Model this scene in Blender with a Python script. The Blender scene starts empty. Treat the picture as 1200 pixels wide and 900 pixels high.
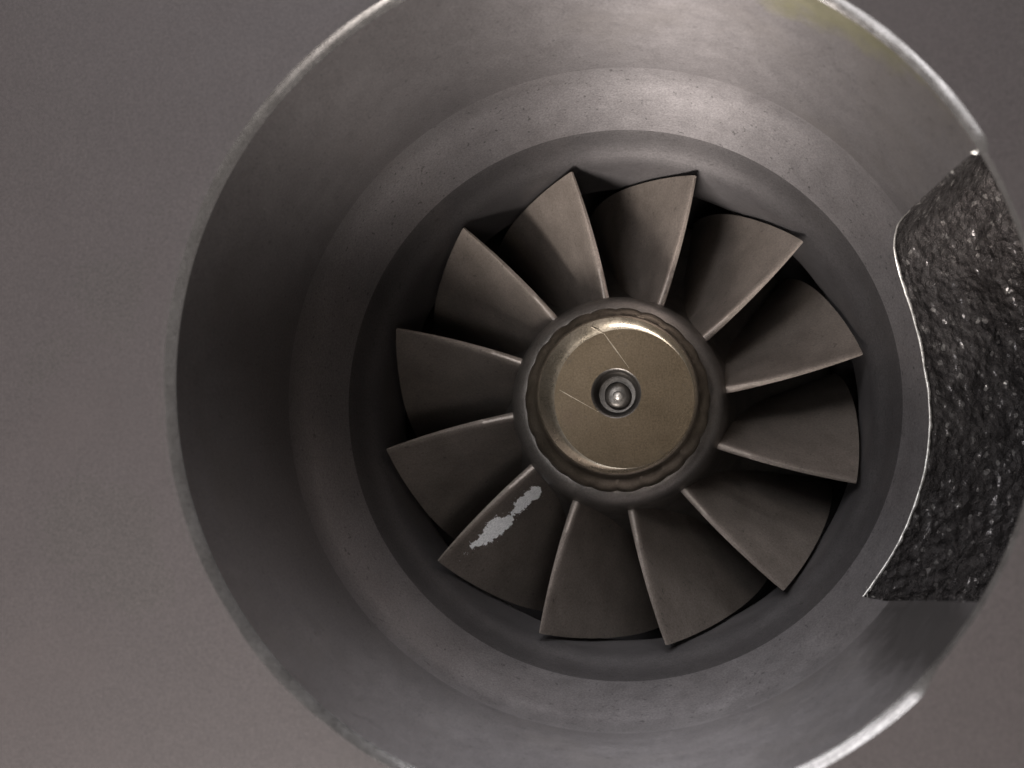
import bpy, bmesh, math, random
from mathutils import Vector, Matrix, noise
random.seed(7)
S = 0.001                                  # everything below is written in millimetres
R = math.radians
sc = bpy.context.scene
col = sc.collection

# ------------------------------------------------------------------ camera
cam_d = bpy.data.cameras.new('camera')
cam = bpy.data.objects.new('camera', cam_d)
col.objects.link(cam)
cam.location = (9.899 * S, -107.647 * S, -11.181 * S)
YAW, PITCH = -0.154, 0.088
fwd = Vector((math.sin(YAW) * math.cos(PITCH), math.cos(YAW) * math.cos(PITCH), math.sin(PITCH)))
cam.rotation_euler = fwd.to_track_quat('-Z', 'Y').to_euler()
cam_d.sensor_width = 36.0
cam_d.lens = 1374.6 / 1200 * 36.0
cam_d.clip_start = 0.002
cam_d.clip_end = 50.0
cam_d.dof.use_dof = True
cam_d.dof.focus_distance = 0.150
cam_d.dof.aperture_fstop = 34.0
sc.camera = cam

# ------------------------------------------------------------------ ambient light and added lamps
world = bpy.data.worlds.new('World')
sc.world = world
world.use_nodes = True
bg = world.node_tree.nodes['Background']
bg.inputs[0].default_value = (0.92, 0.93, 1.0, 1)
bg.inputs[1].default_value = 0.03


def lamp(name, loc, aim, sx, sy, watts, colour):
    d = bpy.data.lights.new(name, 'AREA')
    d.shape = 'RECTANGLE'
    d.size, d.size_y, d.energy, d.color = sx * S, sy * S, watts, colour
    o = bpy.data.objects.new(name, d)
    col.objects.link(o)
    o.location = Vector(loc) * S
    o.rotation_euler = (Vector(aim) - Vector(loc)).to_track_quat('-Z', 'Y').to_euler()
    return o


# (angle round the bore axis, distance from the axis, distance in front, size, watts, colour)
WARM, COOL = (1.0, 0.95, 0.91), (0.93, 0.95, 1.0)
for ang, rad, ahead, size, watts, colour in (
        (250, 190, 60, 40, 0.80, WARM), (240, 200, 160, 50, 0.75, WARM), (255, 200, 160, 50, 1.50, WARM),
        (75, 190, 60, 40, 0.19, COOL), (105, 190, 60, 40, 0.42, COOL), (90, 200, 160, 50, 0.28, COOL), (120, 200, 160, 50, 0.12, COOL),
        (102, 150, 340, 60, 0.24, WARM), (135, 150, 330, 60, 0.40, COOL), (286, 140, 320, 60, 0.16, WARM), (310, 190, 60, 40, 0.12, WARM),
        (208, 104, 191, 45, 0.085, COOL), (127, 126, 172, 42, 0.085, COOL), (300, 80, 206, 36, 0.02, WARM)):  # this row is added only for the highlights on the rim chamfer
    lamp('added_lamp', (rad * math.cos(R(ang)), -ahead, rad * math.sin(R(ang))), (0, 20, 0), size, size, watts, colour)  # unseen lamps, added and tuned to set the tones

vs = sc.view_settings
vs.view_transform = 'Standard'
vs.look = 'None'
vs.gamma = 1.0
vs.use_curve_mapping = False
vs.exposure = 0.0


# ------------------------------------------------------------------ helpers
def link(name, me, mat, parent=None):
    o = bpy.data.objects.new(name, me)
    col.objects.link(o)
    if mat and not me.materials:
        me.materials.append(mat)
    if parent:
        o.parent = parent
    return o


def mesh(name, verts, faces, smooth=True):
    me = bpy.data.meshes.new(name)
    me.from_pydata([Vector(v) * S for v in verts], [], faces)
    me.validate()
    me.update()
    if smooth:
        me.polygons.foreach_set('use_smooth', [True] * len(me.polygons))
    return me


def grid(rows, close=False):
    """rows of equal length -> verts, quads"""
    n = len(rows[0])
    v = [p for r in rows for p in r]
    f = []
    for i in range(len(rows) - 1):
        for j in range(n if close else n - 1):
            k = (j + 1) % n
            f.append((i * n + j, i * n + k, (i + 1) * n + k, (i + 1) * n + j))
    return v, f


def join(*parts):
    V, F = [], []
    for v, f in parts:
        b = len(V)
        V += v
        F += [tuple(i + b for i in q) for q in f]
    return V, F


def pol(r, deg, y):
    a = R(deg)
    return (r * math.cos(a), y, r * math.sin(a))


def lathe(profile, n=192, a0=0.0, a1=360.0):
    full = abs(a1 - a0) >= 359.99
    m = n if full else n + 1
    rows = [[pol(r, a0 + (a1 - a0) * j / n, y) for j in range(m)] for r, y in profile]
    return grid(rows, full)


def fix(me):
    bm = bmesh.new()
    bm.from_mesh(me)
    bmesh.ops.remove_doubles(bm, verts=bm.verts, dist=1e-7)
    bmesh.ops.recalc_face_normals(bm, faces=bm.faces)
    bm.to_mesh(me)
    bm.free()
    me.update()


def autosmooth(me, deg):
    """mark edges sharper than deg so that smooth shading breaks there"""
    bm = bmesh.new()
    bm.from_mesh(me)
    lim = R(deg)
    for e in bm.edges:
        if len(e.link_faces) == 2 and e.calc_face_angle(0) > lim:
            e.smooth = False
    for f in bm.faces:
        f.smooth = True
    bm.to_mesh(me)
    bm.free()


def interp(tab, x):
    if x <= tab[0][0]:
        return tab[0][1]
    for (x0, y0), (x1, y1) in zip(tab, tab[1:]):
        if x <= x1:
            t = (x - x0) / (x1 - x0)
            return y0 + (y1 - y0) * t
    return tab[-1][1]


def fbm(p, f, oct=3):
    t, a = 0.0, 1.0
    for k in range(oct):
        t += a * noise.noise(Vector(p) * f + Vector((31.7 * k, 7.1 * k, 3.3)))
        f *= 2.05
        a *= 0.55
    return t


# ------------------------------------------------------------------ materials
class NT:
    def __init__(self, name):
        self.m = bpy.data.materials.new(name)
        self.m.use_nodes = True
        self.t = self.m.node_tree
        self.b = self.t.nodes['Principled BSDF']

    def n(self, kind, **kw):
        o = self.t.nodes.new(kind)
        for k, v in kw.items():
            setattr(o, k, v)
        return o

    def l(self, a, b):
        self.t.links.new(a, b)

    def math(self, op, a, b=None):
        o = self.n('ShaderNodeMath', operation=op)
        for i, x in enumerate((a, b)):
            if x is None:
                continue
            if isinstance(x, (int, float)):
                o.inputs[i].default_value = x
            else:
                self.l(x, o.inputs[i])
        return o.outputs[0]

    def noise(self, vec, scale, detail=4, rough=0.55):
        o = self.n('ShaderNodeTexNoise')
        o.inputs['Scale'].default_value = scale
        o.inputs['Detail'].default_value = detail
        o.inputs['Roughness'].default_value = rough
        self.l(vec, o.inputs['Vector'])
        return o.outputs['Fac']

    def ramp(self, fac, stops):
        o = self.n('ShaderNodeValToRGB')
        e = o.color_ramp.elements
        while len(e) < len(stops):
            e.new(0.5)
        for x, (p, c) in zip(e, stops):
            x.position = p
            x.color = (*c, 1)
        self.l(fac, o.inputs[0])
        return o.outputs[0]

    def cyl(self):
        """coordinates along the turned surface: (angle, depth, radius) in metres-ish"""
        tc = self.n('ShaderNodeTexCoord')
        s = self.n('ShaderNodeSeparateXYZ')
        self.l(tc.outputs['Object'], s.inputs[0])
        x, y, z = s.outputs
        r = self.math('SQRT', self.math('ADD', self.math('MULTIPLY', x, x), self.math('MULTIPLY', z, z)))
        a = self.math('ARCTAN2', z, x)
        c = self.n('ShaderNodeCombineXYZ')
        self.l(self.math('MULTIPLY', a, 0.0016), c.inputs[0])
        self.l(y, c.inputs[1])
        self.l(r, c.inputs[2])
        return tc.outputs['Object'], c.outputs[0]

    def bump(self, h, strength, dist, prev=None):
        o = self.n('ShaderNodeBump')
        o.inputs['Strength'].default_value = strength
        o.inputs['Distance'].default_value = dist
        self.l(h, o.inputs['Height'])
        if prev is not None:
            self.l(prev, o.inputs['Normal'])
        return o.outputs[0]

    def mixc(self, fac, a, b, mode='MIX'):
        o = self.n('ShaderNodeMix', data_type='RGBA', blend_type=mode)
        if isinstance(fac, float):
            o.inputs[0].default_value = fac
        else:
            self.l(fac, o.inputs[0])
        for i, x in ((6, a), (7, b)):
            if isinstance(x, tuple):
                o.inputs[i].default_value = (*x, 1)
            else:
                self.l(x, o.inputs[i])
        return o.outputs[2]


def metal(name, dark, light, metallic, r0, r1, grain=4200, mottle=160, turned=0.0, bump=0.25, speck=0.0, tint=None, turn_scale=2200, spec=0.5, aniso=0.0):
    k = NT(name)
    ob, cy = k.cyl()
    oi = k.n('ShaderNodeObjectInfo')          # so that no two blades carry the same marks
    sh = k.n('ShaderNodeVectorMath', operation='ADD')
    k.l(ob, sh.inputs[0])
    k.l(oi.outputs['Random'], sh.inputs[1])
    ob = sh.outputs[0]
    m = k.noise(ob, mottle, 5, 0.6)
    g = k.noise(ob, grain, 3, 0.6)
    base = k.ramp(m, [(0.3, dark), (0.7, light)])
    gr = k.ramp(g, [(0.3, (0.72, 0.72, 0.72)), (0.7, (1.18, 1.17, 1.17))])
    c = k.mixc(1.0, base, gr, 'MULTIPLY')
    if tint:                                  # faint oil and heat staining in irregular patches
        t = k.noise(ob, 55, 4, 0.55)
        f = k.ramp(t, [(0.54, (0, 0, 0)), (0.72, (0.55, 0.55, 0.55))])
        c = k.mixc(k.math('MULTIPLY', f, 1.0), c, tint)
    if speck:                                 # small dark pits
        p = k.noise(ob, 1500, 2, 0.5)
        f = k.ramp(p, [(0.66, (0, 0, 0)), (0.72, (1, 1, 1))])
        c = k.mixc(k.math('MULTIPLY', f, speck), c, (0.03, 0.028, 0.026))
    k.l(c, k.b.inputs['Base Color'])
    k.b.inputs['Metallic'].default_value = metallic
    k.b.inputs['Specular IOR Level'].default_value = spec
    rr = k.n('ShaderNodeMapRange')
    rr.inputs[1].default_value, rr.inputs[2].default_value = 0.3, 0.7
    rr.inputs[3].default_value, rr.inputs[4].default_value = r0, r1
    k.l(k.noise(ob, mottle * 2.3, 4, 0.6), rr.inputs[0])
    k.l(rr.outputs[0], k.b.inputs['Roughness'])
    if aniso:                                 # lathe grooves run round the shaft: tight along them, spread across
        tg = k.n('ShaderNodeTangent', direction_type='RADIAL', axis='Y')
        k.l(tg.outputs[0], k.b.inputs['Tangent'])
        k.b.inputs['Anisotropic'].default_value = aniso
        k.b.inputs['Anisotropic Rotation'].default_value = 0.25
    nrm = k.bump(g, bump, 0.00006)
    if turned:
        nrm = k.bump(k.noise(cy, turn_scale, 3, 0.6), turned, 0.00008, nrm)
    k.l(nrm, k.b.inputs['Normal'])
    return k.m


M_flange = metal('matte_grey_cast_iron', (0.0205, 0.0174, 0.017), (0.0217, 0.0184, 0.018), 0.0, 0.55, 0.65, tint=(0.0217, 0.0178, 0.0173), bump=0.16, turned=0.04, spec=0.12)
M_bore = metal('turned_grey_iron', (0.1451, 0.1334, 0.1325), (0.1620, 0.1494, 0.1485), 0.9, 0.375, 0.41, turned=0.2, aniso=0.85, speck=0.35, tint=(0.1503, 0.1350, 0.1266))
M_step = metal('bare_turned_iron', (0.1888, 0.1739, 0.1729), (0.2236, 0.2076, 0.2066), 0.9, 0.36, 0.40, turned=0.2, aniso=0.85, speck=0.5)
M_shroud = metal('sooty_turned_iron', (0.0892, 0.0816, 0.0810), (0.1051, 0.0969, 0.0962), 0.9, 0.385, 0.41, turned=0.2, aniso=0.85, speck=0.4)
M_edge = metal('worn_chamfer', (0.0850, 0.0790, 0.0748), (0.1275, 0.1198, 0.1148), 0.75, 0.15, 0.24, turned=0.05, bump=0.1, mottle=400)
M_blade = metal('heat_tinted_cast_alloy', (0.158, 0.133, 0.1135), (0.222, 0.188, 0.162), 0.45, 0.38, 0.5, mottle=210, bump=0.3, speck=0.4)
M_hub = metal('dull_hub_alloy', (0.0861, 0.0775, 0.0689), (0.1378, 0.1223, 0.1085), 0.7, 0.34, 0.46, mottle=260, turned=0.2)
M_nut = metal('bronzed_nut_steel', (0.0889, 0.0711, 0.0519), (0.1482, 0.1224, 0.0926), 0.8, 0.3, 0.42, mottle=300, bump=0.25, turned=0.08)
M_face = metal('bronzed_nut_face', (0.047, 0.035, 0.022), (0.06, 0.0455, 0.03), 0.97, 0.38, 0.48, mottle=140, bump=0.2, turned=0.12, speck=0.2, tint=(0.052, 0.035, 0.028))
M_dish = metal('bright_dish_bevel', (0.1360, 0.1148, 0.0850), (0.1870, 0.1615, 0.1275), 0.85, 0.24, 0.36, mottle=300)
M_bright = metal('bare_bright_steel', (0.24, 0.21, 0.17), (0.34, 0.30, 0.25), 0.85, 0.25, 0.4)
M_lip = metal('scraped_bare_iron', (0.2400, 0.2280, 0.2100), (0.6000, 0.5760, 0.5400), 0.7, 0.3, 0.5, mottle=900)
M_cast = metal('sooty_rough_casting', (0.0547, 0.0492, 0.0485), (0.1562, 0.1437, 0.1391), 0.7, 0.12, 0.34, mottle=650, bump=0.0)
k = NT.__new__(NT)
k.m, k.t = M_cast, M_cast.node_tree
k.b = k.t.nodes['Principled BSDF']
tc = k.n('ShaderNodeTexCoord').outputs['Object']
vo = k.n('ShaderNodeTexVoronoi')
vo.inputs['Scale'].default_value = 1100
k.l(tc, vo.inputs['Vector'])
nr = k.bump(k.noise(tc, 800, 4, 0.62), 0.85, 0.0004)
nr = k.bump(vo.outputs['Distance'], 0.6, 0.00026, nr)
nr = k.bump(k.noise(tc, 2600, 2, 0.6), 0.6, 0.00013, nr)
k.l(nr, k.b.inputs['Normal'])
cell = k.n('ShaderNodeTexVoronoi')
cell.inputs['Scale'].default_value = 1900
k.l(tc, cell.inputs['Vector'])
cs = k.n('ShaderNodeSeparateColor')
k.l(cell.outputs['Color'], cs.inputs[0])
fac = k.ramp(cs.outputs[0], [(0.955, (0, 0, 0)), (0.975, (1, 1, 1))])   # glints painted in: a few random grains get a lighter colour
src = k.b.inputs['Base Color'].links[0].from_socket
k.l(k.mixc(fac, src, (0.32, 0.3, 0.285)), k.b.inputs['Base Color'])

# olive oil film just inside the mouth of the bore, at the upper right
k = NT.__new__(NT)
k.m, k.t = M_bore, M_bore.node_tree
k.b = k.t.nodes['Principled BSDF']
ob, cy = k.cyl()
src = k.b.inputs['Base Color'].links[0].from_socket
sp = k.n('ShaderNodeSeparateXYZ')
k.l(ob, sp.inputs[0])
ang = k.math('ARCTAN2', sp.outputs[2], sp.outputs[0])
da = k.math('ABSOLUTE', k.math('SUBTRACT', ang, R(60)))
dd = k.math('MULTIPLY', sp.outputs[1], 130)
fld = k.math('SUBTRACT', k.math('SUBTRACT', 1.1, k.math('MULTIPLY', da, 1.9)), dd)
fld = k.math('ADD', fld, k.math('MULTIPLY', k.math('SUBTRACT', k.noise(ob, 260, 4, 0.6), 0.5), 1.2))
f = k.ramp(fld, [(0.1, (0, 0, 0)), (0.6, (0.6, 0.6, 0.6))])
oil = k.mixc(f, src, (0.175, 0.165, 0.085))
# shadow below the recess, painted dark into the bore colour with a ragged edge
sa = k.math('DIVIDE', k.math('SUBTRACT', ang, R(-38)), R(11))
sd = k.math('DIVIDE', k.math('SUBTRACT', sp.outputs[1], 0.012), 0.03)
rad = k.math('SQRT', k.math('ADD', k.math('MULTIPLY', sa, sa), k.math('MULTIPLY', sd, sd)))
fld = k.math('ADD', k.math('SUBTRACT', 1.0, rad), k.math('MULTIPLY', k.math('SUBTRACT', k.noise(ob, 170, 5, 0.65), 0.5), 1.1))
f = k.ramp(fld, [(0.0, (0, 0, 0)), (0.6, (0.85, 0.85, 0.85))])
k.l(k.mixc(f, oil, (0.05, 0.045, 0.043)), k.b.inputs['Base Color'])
M_tip = metal('worn_bright_tip', (0.3, 0.28, 0.25), (0.4, 0.37, 0.34), 0.6, 0.3, 0.42)
M_scratch = metal('dull_scratch', (0.13, 0.108, 0.08), (0.2, 0.17, 0.13), 0.85, 0.3, 0.42)
M_socket = metal('oily_dark_steel', (0.05, 0.045, 0.04), (0.08, 0.072, 0.064), 0.8, 0.32, 0.42, mottle=400)
M_paint = metal('chalky_white_paint', (0.86, 0.86, 0.85), (0.9, 0.9, 0.89), 0.0, 0.5, 0.7, mottle=500, bump=0.3)

# ------------------------------------------------------------------ turbine housing
housing = bpy.data.objects.new('turbine_housing', None)
housing.empty_display_size = 0.02
col.objects.link(housing)
housing['label'] = 'grey cast iron turbine housing with a round bore and a rough recess at right'
housing['category'] = 'turbo housing'

SPLIT = 37.0
T_TOP = [(-0.8, 28.2), (0, 28.24), (10, 29.1), (17, 29.5), (25, 30.05), (31, 30.3), (33, 30.1), (34, 29.6), (35, 28.9), (36, 27.8), (36.6, 26.9), (37.0, 25.9)]
T_BOT = [(-0.8, -31.7), (0.5, -31.77), (18, -34.85), (30, -37.2), (33.7, -38.13), (37.0, -39.4)]
S_EDGE = [(-39.4, 37.0), (-36, 37.2), (-30, 37.05), (-22, 37.1), (-14, 37.15), (-4.6, 37.55), (4.9, 38.45), (13.8, 38.6), (19, 38.4), (22.5, 38.0), (24.5, 37.5), (25.9, 37.0)]
R0, R1, R2, D1, D2 = 40.0, 39.3, 35.5, 32.6, 43.0   # bore mouth, start and end of the conical step
FIL = 2.2
D_STEP, L_STEP = math.hypot(D1, R0 - R1), math.hypot(D2 - D1, R1 - R2)
S_END = D_STEP + L_STEP


def wall(s):
    """(radius, depth) along bore then the conical step"""
    def raw(q):
        if q <= D_STEP:
            t = q / D_STEP
            return R0 + (R1 - R0) * t, D1 * t
        t = (q - D_STEP) / L_STEP
        return R1 + (R2 - R1) * t, D1 + (D2 - D1) * t
    if abs(s - D_STEP) >= FIL:
        return raw(s)
    u = (s - D_STEP + FIL) / (2 * FIL)        # rounded corner
    A, C, B = raw(D_STEP - FIL), (R1, D1), raw(D_STEP + FIL)
    return tuple((1 - u) ** 2 * a + 2 * u * (1 - u) * c + u * u * b for a, c, b in zip(A, C, B))


def jag(a, s):
    p = pol(40, a, s)
    return 0.07 * fbm(p, 0.35, 4)


def th_top(s):
    return interp(T_TOP, s) + 0.6 * jag(30, s)


def th_bot(s):
    return interp(T_BOT, s) + 0.6 * jag(-35, s)


def s_edge(a):
    w = max(0.0, min(1.0, (25.9 - a) / 3, (a + 39.4) / 3))
    return interp(S_EDGE, a) + w * jag(a, 38)


def band(s_list, n=260):
    rows = []
    for s in s_list:
        a0, a1 = th_top(s), th_bot(s) + 360
        r, y = wall(s)
        rows.append([pol(r, a0 + (a1 - a0) * j / n, y) for j in range(n + 1)])
    return grid(rows)


def lin(a, b, n):
    return [a + (b - a) * i / n for i in range(n + 1)]


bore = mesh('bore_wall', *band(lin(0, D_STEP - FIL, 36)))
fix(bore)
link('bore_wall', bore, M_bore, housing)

# the conical step: opened up by the recess down to s = 38, then a full ring
st1 = band(lin(D_STEP - FIL, D_STEP + FIL, 14) + lin(D_STEP + FIL, SPLIT, 6)[1:])
rows = []
for k in range(9):
    row = []
    for j in range(261):
        a = th_top(SPLIT) + (th_bot(SPLIT) + 360 - th_top(SPLIT)) * j / 260
        r, y = wall(SPLIT + (S_END - SPLIT) * k / 8)
        row.append(pol(r, a, y))
    rows.append(row)
st2 = grid(rows)
rows = []
for k in range(9):
    row = []
    for j in range(121):
        a = th_bot(SPLIT) + (th_top(SPLIT) - th_bot(SPLIT)) * j / 120
        s0 = s_edge(a)
        r, y = wall(s0 + (S_END - s0) * k / 8)
        row.append(pol(r, a, y))
    rows.append(row)
st3 = grid(rows)
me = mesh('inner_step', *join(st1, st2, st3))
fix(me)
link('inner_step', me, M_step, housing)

# shroud that hugs the blade tips, then the flare of the gas passage behind it
prof = [(35.5, 43.0), (35.33, 43.5), (35.2, 44.0), (35.05, 44.6), (34.85, 45.4), (34.6, 46.2), (34.3, 46.9), (33.95, 47.6), (33.6, 48.2), (33.25, 48.9), (32.95, 49.7), (32.75, 50.6), (32.65, 51.6), (32.6, 53), (32.6, 60), (33.0, 64),
        (34.5, 69), (38, 74), (44, 78), (52, 80)]
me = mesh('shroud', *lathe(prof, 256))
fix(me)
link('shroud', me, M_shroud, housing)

# chamfered rim: wide round most of the bore, worn away to a thin lip beside the recess
rows = []
N = 360
CH = [(0.0, 0), (0.06, 0), (0.5, 0), (0.94, 0), (1.0, 0)]
for t, _ in CH:
    row = []
    for j in range(N):
        a = 360.0 * j / N
        aa = (a + 180) % 360 - 180
        w = 0.98 + 0.12 * noise.noise(Vector((math.cos(R(a)) * 6, math.sin(R(a)) * 6, 0.3)))
        e = min(28.4 - aa, aa + 45.0)
        if e > 0:
            w *= max(0.35, 1 - e * (0.5 if aa > 0 else 0.16))
        # t: 0 on the flange face, 1 on the bore; slightly crowned
        bulge = 0.035 * math.sin(math.pi * t)
        row.append(pol(40 + w * (1 - t) - bulge * w, a, -0.62 * (1 - t) - bulge * w))
    rows.append(row)
me = mesh('rim_chamfer', *grid(rows, True))
fix(me)
link('rim_chamfer', me, M_edge, housing)
inner_ring = rows[0]

# flange face, its rounded outer edge, the outer skin and the closed back
rows = [inner_ring]
for q in [(41.8, -0.64), (43, -0.65), (48, -0.65), (56, -0.65), (66, -0.65), (76, -0.65), (84, -0.65), (86.2, -0.3), (87, 0.6), (87, 11), (86.3, 12.4), (84.5, 13), (66, 13), (64, 14), (63, 16), (63, 80), (58, 84), (20, 84), (6, 84)]:
    rows.append([pol(q[0], 360.0 * j / N, q[1]) for j in range(N)])
me = mesh('flange', *grid(rows, True))
fix(me)
autosmooth(me, 40)
link('flange', me, M_flange, housing)

# rough cast recess in the right side of the bore: its outline swept outwards
outline = []
for s in lin(0.0, SPLIT - 0.1, 90):
    outline.append((th_top(s), s))
a0, a1 = th_top(SPLIT), th_bot(SPLIT)
for j in range(261):
    a = a0 + (a1 - a0) * j / 260
    outline.append((a, s_edge(a)))
for s in lin(SPLIT - 0.1, 0.0, 90):
    outline.append((th_bot(s), s))
NV = 110
rows = []
for i, (a, s) in enumerate(outline):
    r, y = wall(s)
    deep = max(0.0, min(1.0, (s - 20) / 18))
    row = []
    for k in range(NV + 1):
        v = k / NV
        rr = r + 17.5 * v
        yy = y + deep * (9.0 * v ** 0.8)
        aa = a
        if a > 22 and s < SPLIT - 0.1:
            aa = a + 3.5 * v
        if a < -30 and s < SPLIT + 0.05:
            aa = a - 2.0 * v * (1 - 0.4 * deep)
        if s < 0.6:
            yy = y + 0.02
        p = Vector(pol(rr, aa, yy))
        amp = min(1.0, v * 18) * min(1.0, s / 3.0 + 0.05)
        h = 0.5 * fbm(p, 0.22, 2) + 0.3 * fbm(p, 0.75, 2)
        n = Vector(pol(1, a, 0)) * -0.25 + Vector((0, -1, 0)) * (0.9 * deep + 0.1)
        if deep < 0.9:
            sg = -1 if a > 0 else 1
            n += Vector((-math.sin(R(a)), 0, math.cos(R(a)))) * sg * (1 - deep)
        p += n * h * amp
        row.append(p)
    rows.append(row)
me = mesh('cast_recess', *grid(rows))
fix(me)
cast = link('cast_recess', me, M_cast, housing)

# outer wall that closes the recess behind the flange
rows = []
for i in range(61):
    a = -48 + 96 * i / 60
    row = []
    for k in range(41):
        y = -0.3 + 52 * k / 40
        p = Vector(pol(56.2, a, y))
        row.append(p + Vector(pol(1, a, 0)) * 0.5 * fbm(p, 0.5, 3))
    rows.append(row)
me = mesh('recess_back', *grid(rows))
fix(me)
link('recess_back', me, M_cast, housing)

# thin bare-metal lip where the recess breaks through the step
rows = [[], [], [], []]
for (a, s) in outline[66:356]:
    r, y = wall(s)
    w = 0.17 + 0.17 * fbm(pol(40, a, s), 0.7, 4)
    if a > 27 or (a < -38):
        w *= 0.7
    w = max(0.03, w)
    for q, (dr, dy) in enumerate(((-0.02, 0.03), (0.0, -0.05), (0.55 * w + 0.1, -0.03), (w + 0.15, 0.4 * w + 0.05))):
        rows[q].append(pol(r + dr, a, y + dy))
me = mesh('recess_lip', *grid(rows))
fix(me)
link('recess_lip', me, M_lip, housing)

# ------------------------------------------------------------------ turbine wheel
wheel = bpy.data.objects.new('turbine_wheel', None)
wheel.empty_display_size = 0.01
col.objects.link(wheel)
wheel['label'] = 'twelve-bladed metal turbine wheel with a bronze coloured centre nut inside the dark bore'
wheel['category'] = 'turbine wheel'

YB = 48.0                                   # depth of the trailing edges
R_TIP, R_ROOT = 32.15, 14.4


def delta(z):
    return 20 / 14 * z if z < 12 else 120 / 7 + 16 * (1 - math.exp(-(z - 12) / 11.2))


def r_hub(z):
    return interp([(-3, 13.4), (0, 14.2), (5, 14.6), (10, 15.6), (16, 18.0), (22, 22), (27, 27), (30, 31)], z)


def blade_mid(r, z):
    th = 96 + 4.75 * (r - R_ROOT) / (R_TIP - R_ROOT) + delta(z)
    return th


def blade_half(r, z):
    t = (r - R_ROOT) / (R_TIP - R_ROOT)
    h = 0.58 - 0.34 * min(1, max(0, t))
    h *= 1 + 0.6 * min(1, z / 20)
    if z < 0.55:
        h *= 0.55 + 0.45 * math.sqrt(max(0, z / 0.55))
    return h


def blade_rows(side, nr=26):
    zs = [0, 0.12, 0.3, 0.55, 1.0, 1.6, 2.4] + lin(3.2, 30, 26)
    rows = []
    for z in zs:
        row = []
        for i in range(nr + 1):
            r0 = r_hub(z) - 0.5
            r = r0 + (R_TIP - 0.05 - r0) * i / nr
            th = blade_mid(r, z)
            # normal of the helical sheet: mostly tangential, tilted towards the exit
            sl = R(delta(z + 0.2) - delta(z)) / 0.2 * r
            c = 1 / math.sqrt(1 + sl * sl)
            h = blade_half(r, z) * side
            dth = math.degrees(-h * c / r)
            row.append(pol(r, th + dth, YB + z + h * sl * c * 1.0))
        rows.append(row)
    return rows


front = blade_rows(+1)
front = blade_rows(-1) if False else front
A = blade_rows(-1)
B = blade_rows(+1)
va, fa = grid(A)
vb, fb = grid(B)
edge = grid([A[0], B[0]])
tip = grid([[r[-1] for r in A], [r[-1] for r in B]])
end = grid([A[-1], B[-1]])
bm_v, bm_f = join((va, fa), (vb, fb), edge, tip, end)
me_b = mesh('blade', bm_v, bm_f)
fix(me_b)
autosmooth(me_b, 50)
blades = []
for i in range(12):
    o = link('blade', me_b, M_blade, wheel)
    o.rotation_euler = (0, R(30 * i), 0)     # turning about the shaft (clockwise as seen from the outlet)
    blades.append(o)

# hub: rounded nose between blade roots and nut, flaring to the back disc
prof = [(8.0, 44.4), (11.2, 44.3), (12.0, 44.35), (12.75, 44.7), (13.35, 45.3), (13.75, 46.1), (14.0, 47.0)] + [(r_hub(z), YB + z) for z in lin(0, 30, 20)] + [(31.5, 79), (31.5, 80), (5, 80)]
me = mesh('hub', *lathe(prof, 160))
fix(me)
link('hub', me, M_hub, wheel)

# nut: scalloped flank, rounded shoulder, off-centre dished face
CX, CZ = 0.42, 0.34
FX, FZ = 1.25, -0.05
LB = 22


def nut_ring(rad, y, lobe, n=240, cx=CX, cz=CZ, ph=0.0):
    row = []
    for j in range(n):
        a = 2 * math.pi * j / n
        l = lobe * 1.15 * (abs(math.cos(LB * 0.5 * a + ph)) ** 0.7 - 0.6) * (0.8 + 0.5 * noise.noise(Vector((3 * math.cos(a), 3 * math.sin(a), 1.7))))
        row.append((cx + (rad + l) * math.cos(a), y, cz + (rad + l) * math.sin(a)))
    return row


rows = [nut_ring(11.75, 44.5, 0.22, cx=0.1, cz=0.1), nut_ring(11.85, 43.6, 0.24, cx=0.1, cz=0.1), nut_ring(11.75, 42.6, 0.28, cx=0.15, cz=0.12), nut_ring(11.45, 42.0, 0.3, cx=0.2, cz=0.15),
        nut_ring(11.0, 41.55, 0.3, cx=0.25, cz=0.2), nut_ring(10.55, 41.2, 0.25, cx=0.3, cz=0.25), nut_ring(10.35, 40.6, 0.08, cx=0.35, cz=0.3), nut_ring(10.2, 39.4, 0), nut_ring(10.1, 38.85, 0), nut_ring(9.95, 38.6, 0), nut_ring(9.75, 38.5, 0)]
me = mesh('shaft_nut', *grid(rows, True))
fix(me)
autosmooth(me, 35)
nut = link('shaft_nut', me, M_nut, wheel)

rows = []
for t in lin(0, 1, 6):
    w = t
    dep = 38.5 + 0.85 * (1 - (1 - t) ** 1.6)
    rows.append([((CX * (1 - w) + FX * w) + (9.75 * (1 - w) + 8.75 * w) * math.cos(2 * math.pi * j / 240), dep,
                  (CZ * (1 - w) + FZ * w) + (9.75 * (1 - w) + 8.75 * w) * math.sin(2 * math.pi * j / 240)) for j in range(240)])
me = mesh('dish_rim', *grid(rows, True))
fix(me)
link('dish_rim', me, M_dish, nut)

PX, PZ = 0.31, 0.6
rows = []
for t in lin(0, 1, 12):
    rad = 8.75 * (1 - t) + 3.15 * t
    cx, cz = FX * (1 - t) + PX * t, FZ * (1 - t) + PZ * t
    rows.append([(cx + rad * math.cos(2 * math.pi * j / 240), 39.35 - 0.1 * t, cz + rad * math.sin(2 * math.pi * j / 240)) for j in range(240)])
me = mesh('nut_face', *grid(rows, True))
fix(me)
link('nut_face', me, M_face, nut)


def small_lathe(name, prof, cx, cz, mat, n=96):
    rows = [[(cx + r * math.cos(2 * math.pi * j / n), y, cz + r * math.sin(2 * math.pi * j / n)) for j in range(n)] for r, y in prof]
    me = mesh(name, *grid(rows, True))
    fix(me)
    autosmooth(me, 40)
    return link(name, me, mat, nut)


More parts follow.
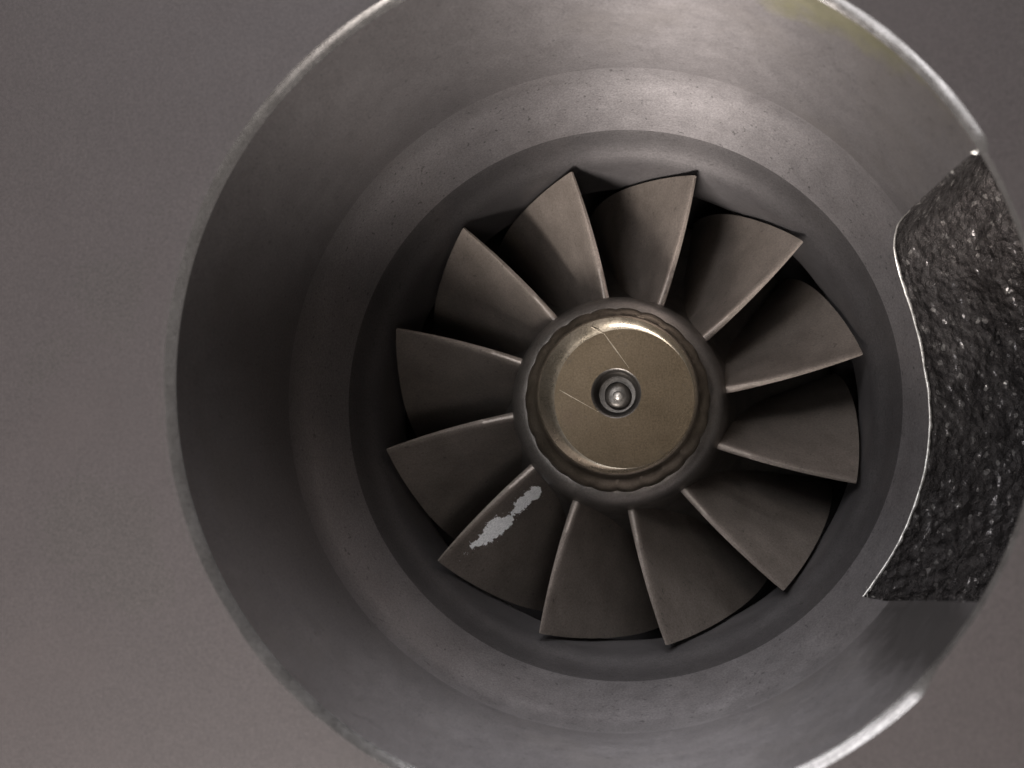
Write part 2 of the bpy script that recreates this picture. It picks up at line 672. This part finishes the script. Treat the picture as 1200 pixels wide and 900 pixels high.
small_lathe('centre_socket', [(3.15, 39.25), (3.0, 39.3), (2.85, 39.5), (2.7, 40.6), (2.55, 41.2), (2.3, 41.5), (1.6, 41.55)], PX, PZ, M_socket)
small_lathe('shaft_tip', [(1.75, 41.7), (1.65, 41.1), (1.45, 40.8), (1.0, 40.65), (0.62, 40.6)], 0.42, 0.36, M_socket)
small_lathe('centre_dimple', [(0.62, 40.6), (0.55, 40.4), (0.4, 40.28), (0.2, 40.2), (0.02, 40.18)], 0.46, 0.3, M_tip)


def scratch(p0, p1, w, y0, y1):
    (x0, z0), (x1, z1) = p0, p1
    d = Vector((x1 - x0, z1 - z0)).normalized()
    nx, nz = -d[1], d[0]
    rows = [[], [], []]
    for i in range(25):
        t = i / 24
        x, z, y = x0 + (x1 - x0) * t, z0 + (z1 - z0) * t, y0 + (y1 - y0) * t
        ww = w * (0.55 + 0.45 * math.sin(math.pi * min(1, t * 1.1 + 0.02))) * (1 + 0.5 * noise.noise(Vector((x * 2, z * 2, 0))))
        rows[0].append((x + nx * ww, y, z + nz * ww))
        rows[1].append((x, y - 0.035, z))
        rows[2].append((x - nx * ww, y, z - nz * ww))
    me = mesh('scratch', *grid(rows))
    fix(me)
    link('scratch', me, M_scratch, nut)


scratch((-1.15, 8.15), (1.95, 3.75), 0.07, 39.33, 39.27)
scratch((-2.7, 9.0), (-1.15, 8.15), 0.07, 38.75, 39.3)
scratch((-6.84, 1.1), (-1.9, -1.75), 0.06, 39.33, 39.27)

# white paint dab along the trailing edge of one blade
rc = [(15.3, 4.6), (16.7, 4.5), (18.6, 3.85), (21.3, 4.2), (24, 3.25), (26.6, 2.85), (28, 2.05), (29.3, 2.1)]
rw = [(15.5, -0.4), (16.1, 1.5), (17.2, 1.8), (18.6, 1.55), (20.5, 1.15), (21.3, 1.2), (22.6, 2.0), (24, 2.05), (25, 1.7), (26.6, 1.0), (28, 0.45), (29.3, 0.1), (30.5, -0.6)]
V, F, idx = [], [], {}
st = 0.055


def pv(i, j):
    if (i, j) in idx:
        return idx[(i, j)]
    r, z = 14.6 + i * st, 0.3 + j * st
    th = blade_mid(r, z)
    sl = R(delta(z + 0.2) - delta(z)) / 0.2 * r
    c = 1 / math.sqrt(1 + sl * sl)
    h = -(blade_half(r, z) + 0.10)
    V.append(pol(r, th - math.degrees(h * c / r) * PSIDE, YB + z + h * sl * c * PSIDE))
    idx[(i, j)] = len(V) - 1
    return len(V) - 1


PSIDE = 1
for i in range(int(16 / st)):
    for j in range(int(7.5 / st)):
        r, z = 14.6 + i * st, 0.3 + j * st
        q = Vector((r, z * 0.6, 0))
        v = 0.88 * interp(rw, r) - abs(z - interp(rc, r)) + 0.55 * fbm(q, 0.7, 3) + 0.6 * fbm(q, 2.3, 3)
        if v > 0.1 or (v > -0.42 and fbm(q, 5.0, 2) > 0.62):
            F.append((pv(i, j), pv(i + 1, j), pv(i + 1, j + 1), pv(i, j + 1)))
me = mesh('paint_mark', V, F)
blades[8]['label'] = 'blade with a white paint streak along its edge'
p = link('paint_mark', me, M_paint, blades[8])
p['label'] = 'flaking white paint streak beside the blade edge'

# torn bright burrs where the recess runs into the rim
random.seed(3)
bv, bf = [], []
for (a, s0, sz) in ((28.35, 0.7, 0.75), (28.5, 1.6, 0.5), (29.0, 3.4, 0.35), (28.9, 9.5, 0.45), (29.2, 11.0, 0.4), (27.2, 36.5, 0.45), (24.5, 37.7, 0.4), (-38.6, 36.6, 0.6), (-38.3, 35.4, 0.45), (-36.6, 37.3, 0.5), (-34.4, 37.2, 0.4), (-37.6, 37.5, 0.55)):
    r, y = wall(s0)
    c = Vector(pol(r + 0.15, a, y))
    pts = [c + Vector((random.uniform(-1, 1), random.uniform(-1, 1), random.uniform(-1, 1))) * sz * 0.6 for _ in range(5)]
    b0 = len(bv)
    bv += pts
    bf += [(b0, b0 + 1, b0 + 2), (b0, b0 + 2, b0 + 3), (b0, b0 + 3, b0 + 1), (b0 + 1, b0 + 2, b0 + 4), (b0 + 2, b0 + 3, b0 + 4), (b0 + 3, b0 + 1, b0 + 4)]
me = mesh('burrs', bv, bf, smooth=False)
b = link('burrs', me, M_lip, housing)
b['kind'] = 'stuff'
